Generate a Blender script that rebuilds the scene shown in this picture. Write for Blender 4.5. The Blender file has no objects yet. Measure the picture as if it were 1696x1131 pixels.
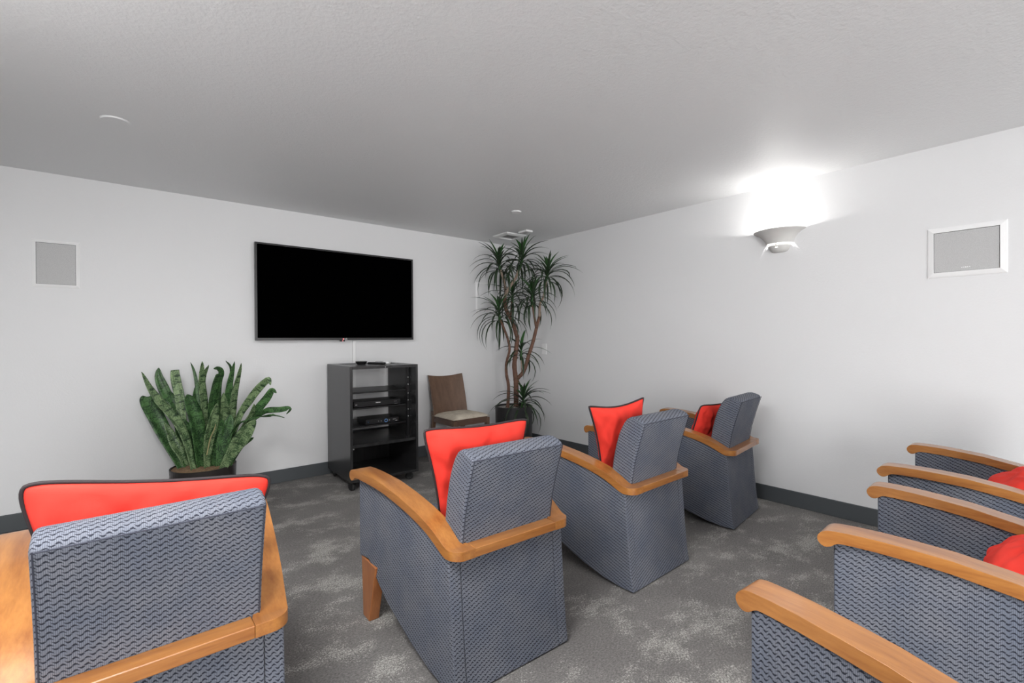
import bpy, bmesh, math, random
from mathutils import Vector, Matrix, noise
scene = bpy.context.scene
COL = scene.collection
random.seed(7)

# ------------------------------------------------------------------ camera
XB, YA, CE = 3.8851, 4.5763, 2.44          # right wall, back wall, ceiling
XL, YF = -0.85, -3.4                       # left wall and the wall behind the camera
cam_d = bpy.data.cameras.new('camera')
cam = bpy.data.objects.new('camera', cam_d); COL.objects.link(cam)
cam_d.sensor_width = 36.0
cam_d.lens = 36.0 * 781.85 / 1696
cam_d.clip_start = 0.02
fw = Vector((0.63756087, 0.7703893, -0.00405731))
rt = Vector((0.77036695, -0.63757346, -0.00590199))
up = rt.cross(fw)
cam.matrix_world = Matrix(((rt.x, up.x, -fw.x, 0), (rt.y, up.y, -fw.y, 0), (rt.z, up.z, -fw.z, 1.265), (0, 0, 0, 1)))
scene.camera = cam

# ------------------------------------------------------------------ light and exposure
w = bpy.data.worlds.new('world'); scene.world = w; w.use_nodes = True
w.node_tree.nodes['Background'].inputs[0].default_value = (1, 1, 1, 1)
w.node_tree.nodes['Background'].inputs[1].default_value = 0.0
def area(name, loc, size, power, target, col=(1, 1, 1)):
    l = bpy.data.lights.new(name, 'AREA'); l.shape = 'RECTANGLE'; l.size, l.size_y = size; l.energy = power; l.color = col
    o = bpy.data.objects.new(name, l); COL.objects.link(o); o.location = loc
    o.rotation_euler = (Vector(target) - Vector(loc)).to_track_quat('-Z', 'Y').to_euler()
    return o
# unseen fill lamps added for brightness: two at the ceiling, two behind the camera
area('ceiling_fill_light', (-.35, .90, 2.425), (.7, 1.1), 66, (-.35, .90, 0))
area('rear_fill_light', (-.10, -3.2, 1.25), (1.3, 2.0), 86, (3.2, 4.2, 1.5)).data.spread = math.radians(125)
area('rear_fill_light', (2.60, -3.2, 1.25), (1.3, 2.0), 32, (1.8, 3.0, 1.5))
area('ceiling_fill_light', (.62, .05, 2.425), (1.1, .9), 10, (.62, .05, 0))
SCONCE_W = [5.2, 18.0, 4.0, 5.0]      # right wall, left wall, and the pair behind the camera
vs = scene.view_settings
vs.view_transform = 'Standard'; vs.look = 'None'; vs.gamma = 1.0; vs.use_curve_mapping = False
vs.exposure = 0.14

# ------------------------------------------------------------------ materials
def mat(name, base=(.8, .8, .8), rough=.5, metal=0.0, spec=.5):
    m = bpy.data.materials.new(name); m.use_nodes = True
    b = m.node_tree.nodes['Principled BSDF']
    b.inputs['Base Color'].default_value = (*base, 1); b.inputs['Roughness'].default_value = rough
    b.inputs['Metallic'].default_value = metal; b.inputs['Specular IOR Level'].default_value = spec
    return m
class NT:
    def __init__(s, m): s.t = m.node_tree; s.b = s.t.nodes['Principled BSDF']
    def n(s, typ, **kw):
        x = s.t.nodes.new(typ)
        for k, v in kw.items(): setattr(x, k, v)
        return x
    def l(s, a, b): s.t.links.new(a, b)
    def math(s, op, a, b=None, c=None):
        x = s.n('ShaderNodeMath', operation=op)
        for i, v in enumerate((a, b, c)):
            if v is None: continue
            if isinstance(v, (int, float)): x.inputs[i].default_value = v
            else: s.l(v, x.inputs[i])
        return x.outputs[0]
    def sstep(s, v, lo, hi):
        x = s.n('ShaderNodeMapRange', interpolation_type='SMOOTHSTEP')
        s.l(v, x.inputs[0])
        for i, q in ((1, lo), (2, hi)):
            if isinstance(q, (int, float)): x.inputs[i].default_value = q
            else: s.l(q, x.inputs[i])
        return x.outputs[0]
    def ramp(s, v, stops):
        x = s.n('ShaderNodeValToRGB'); e = x.color_ramp.elements
        while len(e) < len(stops): e.new(0.5)
        for i, (p, c) in enumerate(stops): e[i].position = p; e[i].color = (*c, 1)
        s.l(v, x.inputs[0]); return x.outputs[0]
    def noise(s, vec, scale, detail=3, rough=.5):
        x = s.n('ShaderNodeTexNoise'); x.inputs['Scale'].default_value = scale
        x.inputs['Detail'].default_value = detail; x.inputs['Roughness'].default_value = rough
        s.l(vec, x.inputs['Vector']); return x.outputs[0]
    def mapping(s, vec, scale=(1, 1, 1), rot=(0, 0, 0)):
        x = s.n('ShaderNodeMapping'); x.inputs['Scale'].default_value = scale; x.inputs['Rotation'].default_value = rot
        s.l(vec, x.inputs[0]); return x.outputs[0]
    def coord(s, which='Object'): return s.n('ShaderNodeTexCoord').outputs[which]
    def mix(s, f, a, b, blend='MIX'):
        x = s.n('ShaderNodeMix', data_type='RGBA', blend_type=blend)
        for i, v in ((0, f), (6, a), (7, b)):
            if isinstance(v, (int, float)): x.inputs[i].default_value = v
            elif isinstance(v, tuple): x.inputs[i].default_value = (*v, 1)
            else: s.l(v, x.inputs[i])
        return x.outputs[2]
    def color(s, c): s.l(c, s.b.inputs['Base Color'])
    def bump(s, h, strength, dist=.002):
        x = s.n('ShaderNodeBump'); x.inputs['Strength'].default_value = strength; x.inputs['Distance'].default_value = dist
        s.l(h, x.inputs['Height']); s.l(x.outputs[0], s.b.inputs['Normal'])

def paint(name, base, rough, strength, scale):
    m = mat(name, base, rough, spec=.35); t = NT(m)
    g = t.n('ShaderNodeNewGeometry').outputs['Position']
    t.bump(t.noise(g, scale, 4, .6), strength, .004)
    return m
M = {}
M['wall'] = paint('wall_paint', (.76, .762, .768), .55, .22, 85)
M['ceiling'] = paint('ceiling_paint', (.79, .795, .80), .5, .6, 60)
M['base'] = mat('baseboard_paint', (.074, .082, .088), .4)
M['white'] = mat('white_plastic', (.86, .86, .86), .4)
M['grille'] = mat('speaker_mesh', (.30, .30, .30), .6)
t = NT(M['grille'])
v = t.n('ShaderNodeTexVoronoi'); v.inputs['Scale'].default_value = 420; t.l(t.coord(), v.inputs['Vector'])
t.color(t.ramp(v.outputs[0], [(0.0, (.33, .33, .33)), (.55, (.52, .52, .52))]))
M['logo'] = mat('printed_logo', (.85, .85, .85), .4)

m = mat('carpet', (.1, .1, .1), .95, spec=.1); t = NT(m); M['carpet'] = m
g = t.n('ShaderNodeNewGeometry').outputs['Position']
big = t.noise(t.mapping(g, (1.25, 1.7, 1), (0, 0, .5)), 2.7, 12, .70)
fine = t.noise(t.mapping(g, (95, 150, 1)), 1.0, 3, .7)
stip = t.noise(t.mapping(g, (190, 120, 1)), 1.0, 2, .6)
shade = t.noise(g, .9, 4, .55)
patch = t.sstep(t.math('ADD', big, t.math('MULTIPLY', t.math('SUBTRACT', stip, .5), .42)), .505, .635)
dark = t.ramp(shade, [(.35, (.142, .135, .131)), (.65, (.212, .202, .194))])
light = t.ramp(stip, [(.35, (.24, .232, .218)), (.68, (.41, .40, .37))])
c = t.mix(t.math('MULTIPLY', patch, t.sstep(stip, .26, .56)), dark, light)
c = t.mix(.75, c, t.ramp(fine, [(.32, (.55, .55, .55)), (.68, (1.45, 1.45, 1.45))]), 'MULTIPLY')
t.color(c); t.bump(fine, .5, .003)

m = mat('woven_fabric', (.2, .2, .25), .9, spec=.2); t = NT(m); M['fabric'] = m
uv = t.n('ShaderNodeUVMap').outputs[0]
sp = t.n('ShaderNodeSeparateXYZ'); t.l(uv, sp.inputs[0])
U, V = sp.outputs[0], sp.outputs[1]
jit = t.math('MULTIPLY', t.math('SUBTRACT', t.noise(uv, 90, 2), .5), .55)
uq = t.math('MULTIPLY', t.math('FLOOR', t.math('DIVIDE', U, .00235)), .00235)
ph = t.math('MULTIPLY', t.math('ADD', t.math('MULTIPLY', U, .35), t.math('MULTIPLY', uq, .65)), 2 * math.pi / .020)
saw = t.math('SINE', ph)
wv = t.math('ADD', t.math('SUBTRACT', t.math('DIVIDE', V, .0080), t.math('MULTIPLY', saw, .40)), jit)
row = t.math('FLOOR', wv); fr = t.math('ABSOLUTE', t.math('SUBTRACT', t.math('FRACT', wv), .5))
cs = t.math('COSINE', t.math('ADD', t.math('MULTIPLY', ph, .5), t.math('MULTIPLY', row, math.pi)))
thick = t.math('ADD', .155, t.math('SUBTRACT', t.math('MULTIPLY', cs, .26), t.math('MULTIPLY', t.math('MULTIPLY', cs, cs), .07)))
sn = t.math('SINE', t.math('ADD', t.math('MULTIPLY', ph, .5), t.math('MULTIPLY', row, math.pi)))
frs = t.math('SUBTRACT', t.math('FRACT', wv), .5)
gap = t.sstep(t.math('ABSOLUTE', t.math('ADD', sn, t.math('MULTIPLY', frs, 1.1))), .02, .20)
line = t.math('MULTIPLY', t.sstep(t.math('SUBTRACT', thick, fr), -.06, .12), t.math('ADD', .25, t.math('MULTIPLY', gap, .70)))
rib = t.math('SINE', t.math('MULTIPLY', U, 2 * math.pi / .0034))
yarn = t.math('ADD', 1.0, t.math('MULTIPLY', rib, .26))
mott = t.noise(uv, 7, 3)
lightc = t.ramp(mott, [(.3, (.112, .126, .162)), (.7, (.158, .164, .188))])
lightc = t.mix(1.0, lightc, yarn, 'MULTIPLY')
c = t.mix(line, lightc, (.016, .018, .028))
t.color(c)
t.bump(t.math('SUBTRACT', 1.0, line), .6, .0015)
b = t.b
if 'Sheen Weight' in b.inputs: b.inputs['Sheen Weight'].default_value = .05; b.inputs['Sheen Roughness'].default_value = .5

def wood(name, c0, c1, rough, axis_scale, coat=.0):
    m = mat(name, c0, rough, spec=.5); t = NT(m)
    o = t.coord()
    big = t.noise(t.mapping(o, axis_scale), 1.0, 4, .6)
    fine = t.noise(t.mapping(o, tuple(a * 6 for a in axis_scale)), 1.0, 3, .65)
    f = t.math('ADD', t.math('MULTIPLY', big, .7), t.math('MULTIPLY', fine, .3))
    t.color(t.ramp(f, [(.28, c0), (.68, c1)]))
    t.bump(fine, .06, .001)
    t.b.inputs['Coat Weight'].default_value = coat; t.b.inputs['Coat Roughness'].default_value = .16
    return m
M['wood'] = wood('honey_wood', (.215, .070, .016), (.42, .178, .044), .34, (26, 2.2, 26), .55)
M['wood_x'] = wood('honey_wood_cross', (.215, .070, .016), (.42, .178, .044), .34, (2.2, 26, 26), .55)
M['wood_z'] = wood('honey_wood_upright', (.24, .075, .022), (.42, .155, .048), .4, (26, 26, 2.2), .3)
M['walnut'] = wood('walnut', (.085, .046, .028), (.175, .100, .062), .38, (22, 22, 1.6), .2)
M['walnut_x'] = wood('walnut_cross', (.060, .032, .021), (.125, .068, .044), .4, (1.6, 22, 22), .2)

m = mat('red_cloth', (.80, .045, .028), .8, spec=.25); t = NT(m); M['red'] = m
o = t.coord()
t.color(t.ramp(t.noise(o, 5, 3), [(.3, (.70, .034, .022)), (.7, (.78, .050, .034))]))
t.bump(t.math('ADD', t.noise(o, 12, 2), t.math('MULTIPLY', t.noise(o, 600, 1), .05)), .35, .012)
M['piping'] = mat('dark_piping', (.022, .014, .016), .75)
M['seam'] = mat('seam_thread', (.035, .038, .055), .9)
M['black'] = mat('black_laminate', (.022, .022, .023), .27); t = NT(M['black'])
o = t.coord(); f = t.noise(t.mapping(o, (30, 30, 3)), 1.0, 4, .6)
t.color(t.ramp(f, [(.3, (.017, .017, .018)), (.7, (.030, .030, .031))]))
M['black_metal'] = mat('black_metal', (.018, .018, .019), .38, .3)
M['black_plastic'] = mat('black_plastic', (.012, .012, .013), .35)
M['rubber'] = mat('rubber', (.02, .02, .02), .6)
M['screen'] = mat('screen_glass', (.0004, .0004, .0005), .6, spec=.0)
M['bezel'] = mat('bezel_plastic', (.022, .022, .023), .3)
M['silver'] = mat('silver', (.6, .6, .6), .35, .6)
M['steel'] = mat('steel', (.75, .75, .75), .3, .9)
M['cream'] = mat('cream_suede', (.56, .50, .40), .9, spec=.15); t = NT(M['cream'])
o = t.coord(); t.color(t.ramp(t.noise(o, 14, 5, .6), [(.35, (.47, .41, .33)), (.65, (.62, .56, .46))]))
M['gypsum'] = mat('sconce_plaster', (.66, .65, .63), .6)
M['pot'] = mat('black_pot', (.024, .020, .019), .35)
M['pot_grey'] = mat('charcoal_pot', (.026, .026, .028), .4)
M['soil'] = mat('fibre_mulch', (.25, .15, .08), .95, spec=.1); t = NT(M['soil'])
o = t.coord(); f = t.noise(t.mapping(o, (60, 160, 60)), 1.0, 4, .7)
t.color(t.ramp(f, [(.3, (.14, .08, .045)), (.7, (.50, .34, .21))])); t.bump(f, 1.0, .01)
M['pebble'] = mat('white_pebbles', (.6, .58, .55), .8); t = NT(M['pebble'])
v = t.n('ShaderNodeTexVoronoi'); v.inputs['Scale'].default_value = 55; t.l(t.coord(), v.inputs['Vector'])
t.color(t.ramp(v.outputs[0], [(.1, (.72, .70, .67)), (.8, (.22, .20, .18))])); t.bump(v.outputs[0], 1.0, .01)
M['bark'] = wood('cane_bark', (.085, .040, .026), (.20, .105, .070), .75, (14, 14, 50))
M['bark_pale'] = wood('pale_cane_bark', (.20, .14, .10), (.42, .33, .26), .8, (14, 14, 50))

def leafmat(name, c0, c1, band, scale):
    m = mat(name, c0, .42, spec=.4); t = NT(m)
    uv = t.n('ShaderNodeUVMap').outputs[0]
    n1 = t.noise(t.mapping(uv, scale), 1.0, 4, .7)
    n2 = t.noise(t.mapping(uv, (1.2, 13, 1)), 1.0, 2, .5)
    f = t.sstep(t.math('ADD', t.math('MULTIPLY', n1, .75), t.math('MULTIPLY', n2, .45)), .50, .70)
    c = t.mix(f, c0, c1)
    sp = t.n('ShaderNodeSeparateXYZ'); t.l(uv, sp.inputs[0])
    bands = t.sstep(t.noise(t.mapping(uv, (.6, 30, 1)), 1.0, 2, .5), .60, .66)
    c = t.mix(t.math('MULTIPLY', bands, band), c, (.012, .035, .016))
    t.color(c); return m
M['snake_d'] = leafmat('dark_mottled_leaf', (.007, .026, .009), (.085, .19, .062), .6, (9, 90, 1))
M['snake_l'] = leafmat('pale_mottled_leaf', (.024, .066, .022), (.27, .38, .19), .85, (9, 90, 1))
M['snake_s'] = mat('dry_leaf_edge', (.48, .42, .22), .6)
def drac(name, a, b2):
    m = mat(name, a, .4, spec=.4); t = NT(m)
    uv = t.n('ShaderNodeUVMap').outputs[0]
    t.color(t.mix(t.sstep(t.noise(t.mapping(uv, (6, 1.5, 1)), 1.0, 2), .35, .65), a, b2)); return m
M['drac'] = drac('dracaena_leaf', (.012, .026, .012), (.040, .068, .034))
M['drac_g'] = drac('dracaena_young_leaf', (.022, .075, .020), (.050, .13, .040))

def emission(name, col, s):
    m = bpy.data.materials.new(name); m.use_nodes = True; t = m.node_tree; t.nodes.clear()
    e = t.nodes.new('ShaderNodeEmission'); e.inputs[0].default_value = (*col, 1); e.inputs[1].default_value = s
    o = t.nodes.new('ShaderNodeOutputMaterial'); t.links.new(e.outputs[0], o.inputs[0]); return m
M['bulb'] = emission('lit_bulb', (1, .96, .9), 6.0)
M['slot_glow'] = emission('slot_glow_emission', (1, .98, .95), 1.5)  # emission standing in for the lamplight that shows through the sconce slot
M['led'] = emission('standby_light', (1, .25, .25), 1.5)
M['blue_led'] = emission('blue_display', (.25, .5, 1), .35)

# ------------------------------------------------------------------ helpers
def auto_uv(bm):
    L = bm.loops.layers.uv.verify()
    for f in bm.faces:
        n = f.normal; a = max(range(3), key=lambda i: abs(n[i]))
        for lp in f.loops:
            c = lp.vert.co
            lp[L].uv = ((c.y, c.z), (c.x, c.z), (c.x, c.y))[a]
def build(name, bm, m, parent=None, smooth=False, uv=True, bevel=0, seg=2, angle=40, loc=None):
    bmesh.ops.recalc_face_normals(bm, faces=bm.faces)
    bm.normal_update()
    if uv: auto_uv(bm)
    me = bpy.data.meshes.new(name); bm.to_mesh(me); bm.free()
    me.materials.append(m)
    o = bpy.data.objects.new(name, me); COL.objects.link(o)
    if parent: o.parent = parent
    if loc: o.location = loc
    if smooth or bevel:
        for p in me.polygons: p.use_smooth = True
    if bevel:
        b = o.modifiers.new('bevel', 'BEVEL'); b.width = bevel; b.segments = seg; b.limit_method = 'ANGLE'; b.angle_limit = math.radians(angle)
        wn = o.modifiers.new('normals', 'WEIGHTED_NORMAL'); wn.keep_sharp = False
    return o
def empty(name, loc, rz=0):
    o = bpy.data.objects.new(name, None); COL.objects.link(o); o.location = loc; o.rotation_euler = (0, 0, rz); o.empty_display_size = .05
    return o
def tag(o, label, cat, group=None):
    o['label'] = label; o['category'] = cat
    if group: o['group'] = group
    return o
def struct(o): o['kind'] = 'structure'; return o
def copy_tree(o, parent=None):
    c = o.copy(); COL.objects.link(c)
    if parent: c.parent = parent
    for ch in list(o.children): copy_tree(ch, c)
    return c
def box(bm, x0, x1, y0, y1, z0, z1):
    v = [bm.verts.new(p) for p in ((x0, y0, z0), (x1, y0, z0), (x1, y1, z0), (x0, y1, z0), (x0, y0, z1), (x1, y0, z1), (x1, y1, z1), (x0, y1, z1))]
    for f in ((0, 3, 2, 1), (4, 5, 6, 7), (0, 1, 5, 4), (1, 2, 6, 5), (2, 3, 7, 6), (3, 0, 4, 7)): bm.faces.new([v[i] for i in f])
    return v
def bx(*a):
    bm = bmesh.new(); box(bm, *a); return bm
def rings(bm, R, close=True, cap=True):
    """Skin a list of rings (lists of points)."""
    V = [[bm.verts.new(p) for p in r] for r in R]
    for a, b in zip(V, V[1:]):
        n = len(a)
        for i in range(n if close else n - 1):
            j = (i + 1) % n; bm.faces.new((a[i], a[j], b[j], b[i]))
    if cap and close:
        bm.faces.new(list(reversed(V[0]))); bm.faces.new(V[-1])
    return V
def smooth_path(pts, n):
    P = [Vector(p) for p in pts]; out = []
    for i in range(len(P) - 1):
        a, b, c, d = P[max(i - 1, 0)], P[i], P[i + 1], P[min(i + 2, len(P) - 1)]
        for k in range(n):
            s = k / n
            out.append(.5 * ((2 * b) + (c - a) * s + (2 * a - 5 * b + 4 * c - d) * s * s + (3 * b - a - 3 * c + d) * s ** 3))
    out.append(P[-1]); return out
def tube(bm, pts, rad, n=8, closed=False):
    P = [Vector(p) for p in pts]; R = []; N = len(P); ref = None
    for i, p in enumerate(P):
        if closed: d = P[(i + 1) % N] - P[i - 1]
        else: d = P[min(i + 1, N - 1)] - P[max(i - 1, 0)]
        d.normalize()
        if ref is None: ref = d.orthogonal().normalized()
        ref = (ref - d * ref.dot(d)).normalized(); s = d.cross(ref)
        r = rad[i] if isinstance(rad, (list, tuple)) else rad
        R.append([p + r * (ref * math.cos(2 * math.pi * k / n) + s * math.sin(2 * math.pi * k / n)) for k in range(n)])
    if closed:
        V = [[bm.verts.new(q) for q in r] for r in R]
        for i in range(N):
            a, b = V[i], V[(i + 1) % N]
            for k in range(n): bm.faces.new((a[k], a[(k + 1) % n], b[(k + 1) % n], b[k]))
    else: rings(bm, R)
def lathe(bm, prof, n=32, a0=0.0, a1=2 * math.pi, c=(0, 0, 0), cap=False):
    full = abs(a1 - a0 - 2 * math.pi) < 1e-6
    k = n if full else n + 1
    V = []
    for r, z in prof:
        V.append([bm.verts.new((c[0] + r * math.cos(a0 + (a1 - a0) * i / n), c[1] + r * math.sin(a0 + (a1 - a0) * i / n), c[2] + z)) for i in range(k)])
    for a, b in zip(V, V[1:]):
        for i in range(n):
            j = (i + 1) % k; bm.faces.new((a[i], a[j], b[j], b[i]))
    if cap:
        bm.faces.new(V[0]); bm.faces.new(V[-1])
    return V
def lerp_table(T, x):
    if x <= T[0][0]: return T[0][1]
    for (a, p), (b, q) in zip(T, T[1:]):
        if x <= b: return p + (q - p) * (x - a) / (b - a)
    return T[-1][1]

# ------------------------------------------------------------------ the room
E_ = .12
struct(build('floor', bx(XL - E_, XB + E_, YF - E_, YA + E_, -.1, 0), M['carpet']))
struct(build('ceiling', bx(XL - E_, XB + E_, YF - E_, YA + E_, CE, CE + .1), M['ceiling']))
struct(build('wall_back', bx(XL - E_, XB + E_, YA, YA + E_, 0, CE), M['wall']))
struct(build('wall_right', bx(XB, XB + E_, YF, YA, 0, CE), M['wall']))
struct(build('wall_left', bx(XL - E_, XL, YF, YA, 0, CE), M['wall']))
struct(build('wall_front', bx(XL - E_, XB + E_, YF - E_, YF, 0, CE), M['wall']))
struct(build('baseboard_back', bx(XL, XB, YA - .013, YA, 0, .1166), M['base'], bevel=.004))
struct(build('baseboard_right', bx(XB - .013, XB, YF, YA - .013, 0, .1166), M['base'], bevel=.004))
struct(build('baseboard_left', bx(XL, XL + .013, YF, YA - .013, 0, .1166), M['base'], bevel=.004))
# ------------------------------------------------------------------ armchairs
def hw(y): return .2709 + (.3378 - .2709) * y / .752        # outer half width of the upholstered sides
def hr(y): return .2784 + (.3697 - .2784) * y / .776        # outer half width of the wooden arms
ATOP = [(-.0104, .524), (.049, .527), (.083, .545), (.120, .565), (.157, .582), (.20, .597), (.25, .612), (.31, .627), (.37, .640), (.48, .659), (.56, .666), (.64, .671), (.70, .672), (.74, .671)]
REAR = [(-.003, 0.006), (.004, .04), (.010, .08), (.020, .18), (.028, .28), (.035, .38), (.045, .50)]
BOT = [(.752, .27), (.664, .278), (.640, .262), (.60, .225), (.55, .186), (.50, .155), (.40, .108), (.29, .062), (.17, .026), (.07, .010)]
BACK = [(.047, .45), (.047, .52), (.029, .624), (0, .73), (-.022, .80), (-.035, .842), (-.022, .853), (.0, .862), (.028, .868), (.052, .866), (.072, .855), (.090, .834), (.108, .803), (.125, .765), (.142, .71), (.156, .65), (.166, .59), (.172, .52), (.176, .45), (.17, .40), (.08, .40)]
def side_panel(s):
    bm = bmesh.new()
    top = [(y, z - .030) for y, z in ATOP if .05 < y < .71] + [(.752, .640)]
    prof = REAR + top + BOT
    th = .05
    a = [bm.verts.new((s * hw(y), y, z)) for y, z in prof]
    b = [bm.verts.new((s * (hw(y) - th), y, z)) for y, z in prof]
    n = len(prof)
    bm.faces.new(a); bm.faces.new(list(reversed(b)))
    for i in range(n):
        j = (i + 1) % n; bm.faces.new((a[i], b[i], b[j], a[j]))
    return bm
def arm_mesh(s):
    bm = bmesh.new(); R = []
    def ring(y, zt, zb, outer, inner): R.append([(s * outer, y, zt), (s * inner, y, zt), (s * inner, y, zb), (s * outer, y, zb)])
    rc = .042
    ys = [-.0104 + rc * (1 - math.cos(a * math.pi / 16)) for a in range(1, 9)]
    inner0 = hr(0) - .085
    for y in [-.0104] + ys:
        q = (y + .0104) / rc; o = hr(y) - rc * (1 - math.sqrt(max(0, 1 - (1 - q) ** 2)))
        ring(y, .524, .490, o, inner0)
    for y in (.049, .066, .083, .10, .12, .14, .157, .18, .20, .225, .25, .28, .31, .34, .37, .42, .48, .52, .56, .60, .64, .67, .70, .725):
        zt = lerp_table(ATOP, y); sl = (lerp_table(ATOP, y + .01) - lerp_table(ATOP, y - .01)) / .02
        ring(y, zt, zt - .036 * math.sqrt(1 + sl * sl), hr(y), hr(y) - .085)
    for y, zt, zb in ((.733, .671, .6345), (.740, .671, .631), (.746, .6705, .626), (.752, .670, .6215), (.758, .669, .6185), (.764, .6675, .617), (.770, .665, .6175), (.776, .661, .6205), (.781, .656, .625), (.785, .650, .631), (.787, .644, .638)):
        ring(y, zt, zb, hr(y), hr(y) - .085)
    rings(bm, R); return bm
def leg_mesh(s):
    bm = bmesh.new(); R = []
    for z, y0, y1 in ((0, .655, .727), (.27, .575, .744)):
        xo = hw(.70) - .001; R.append([(s * xo, y0, z), (s * xo, y1, z), (s * (xo - .048), y1, z), (s * (xo - .048), y0, z)])
    rings(bm, R); return bm
def make_armchair():
    root = empty('armchair', (0, 0, 0))
    for s in (-1, 1): build('side_panel', side_panel(s), M['fabric'], root, bevel=.006)
    bm = bmesh.new(); R = []
    for y, z in REAR:
        x = hw(y) - .0505; R.append([(-x, y + .002, z), (x, y + .002, z), (x, y + .026, z), (-x, y + .026, z)])
    rings(bm, R); build('back_panel', bm, M['fabric'], root, bevel=.003)
    bm = bmesh.new(); R = []
    for y, zb in ((.10, .20), (.40, .20), (.755, .27)):
        x = hw(y) - .052; R.append([(-x, y, .43), (x, y, .43), (x, y, zb), (-x, y, zb)])
    rings(bm, R); build('seat', bm, M['fabric'], root, bevel=.028, seg=4)
    bm = bmesh.new(); X = .2199
    a = [bm.verts.new((-X, y, z)) for y, z in BACK]; b = [bm.verts.new((X, y, z)) for y, z in BACK]
    bm.faces.new(a); bm.faces.new(list(reversed(b)))
    for i in range(len(BACK)):
        j = (i + 1) % len(BACK); bm.faces.new((a[i], a[j], b[j], b[i]))
    arc = [0.0]
    for p, q in zip(BACK, BACK[1:]): arc.append(arc[-1] + math.hypot(q[0] - p[0], q[1] - p[1]))
    UVL = bm.loops.layers.uv.verify(); bm.normal_update()
    key = {(round(y, 5), round(z, 5)): d_ for (y, z), d_ in zip(BACK, arc)}
    for f in bm.faces:
        for lp in f.loops:
            q = lp.vert.co
            lp[UVL].uv = (q.y, q.z) if len(f.verts) > 4 else (q.x, .45 + key[(round(q.y, 5), round(q.z, 5))])
    bk = build('backrest', bm, M['fabric'], root, uv=False, bevel=.014, seg=3, angle=60)
    bm = bmesh.new()                                    # welt seam round the flat rear face
    e = .0005
    pts = [(-X + .004, y - e, z) for y, z in BACK[1:6]]
    tube(bm, [(-X + .007, y - .001, z) for y, z in BACK[1:6]], .0016, 5)
    tube(bm, [(X - .007, y - .001, z) for y, z in BACK[1:6]], .0016, 5)
    tube(bm, [(-X + .007, -.0345, .839), (X - .007, -.0345, .839)], .0018, 5)
    build('seam', bm, M['seam'], bk)
    for s in (-1, 1):
        build('arm', arm_mesh(s), M['wood'], root, bevel=.0028, seg=2, angle=50)
    xi = hr(0) - .0852
    build('rear_rail', bx(-xi, xi, -.0104, .0475, .490, .524), M['wood_x'], root, bevel=.003)
    for s in (-1, 1): build('leg', leg_mesh(s), M['wood_z'], root, bevel=.004)
    return root
proto = make_armchair()
CH = [
 ((.0708, 1.3843, 0), 0.0, 'grey patterned armchair at the lower left corner in front of the snake plant'),
 ((1.1594, 1.3805, 0), -1.88, 'grey patterned armchair in the middle with its left arm reaching towards the black rack'),
 ((2.2112, 1.4227, 0), 1.32, 'grey patterned armchair third from the left in the front row, its pillow standing on edge'),
 ((3.3603, 1.4950, 0), 7.18, 'grey patterned armchair under the wall sconce, nearest the right wall in the front row'),
 ((.8080, -.2356, 0), -3.2, 'armchair closest to the camera, only its sunlit honey wood right arm showing at the bottom'),
 ((2.0799, -.2393, 0), 2.6, 'armchair at the right edge between the nearest one and the one by the wall'),
 ((3.1085, -.1648, 0), 1.05, 'rear row armchair by the right wall, below the wall speaker'),
]
CH[4] = (CH[4][0], CH[4][1], 'armchair closest to the camera, only its honey wood right arm showing at the bottom')
for i, (loc, rz, label) in enumerate(CH):
    o = proto if i == 0 else copy_tree(proto)
    o.location = loc; o.rotation_euler = (0, 0, math.radians(rz))
    tag(o, label, 'armchair', 'lounge armchairs facing the television')
bpy.context.view_layer.update()

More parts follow.
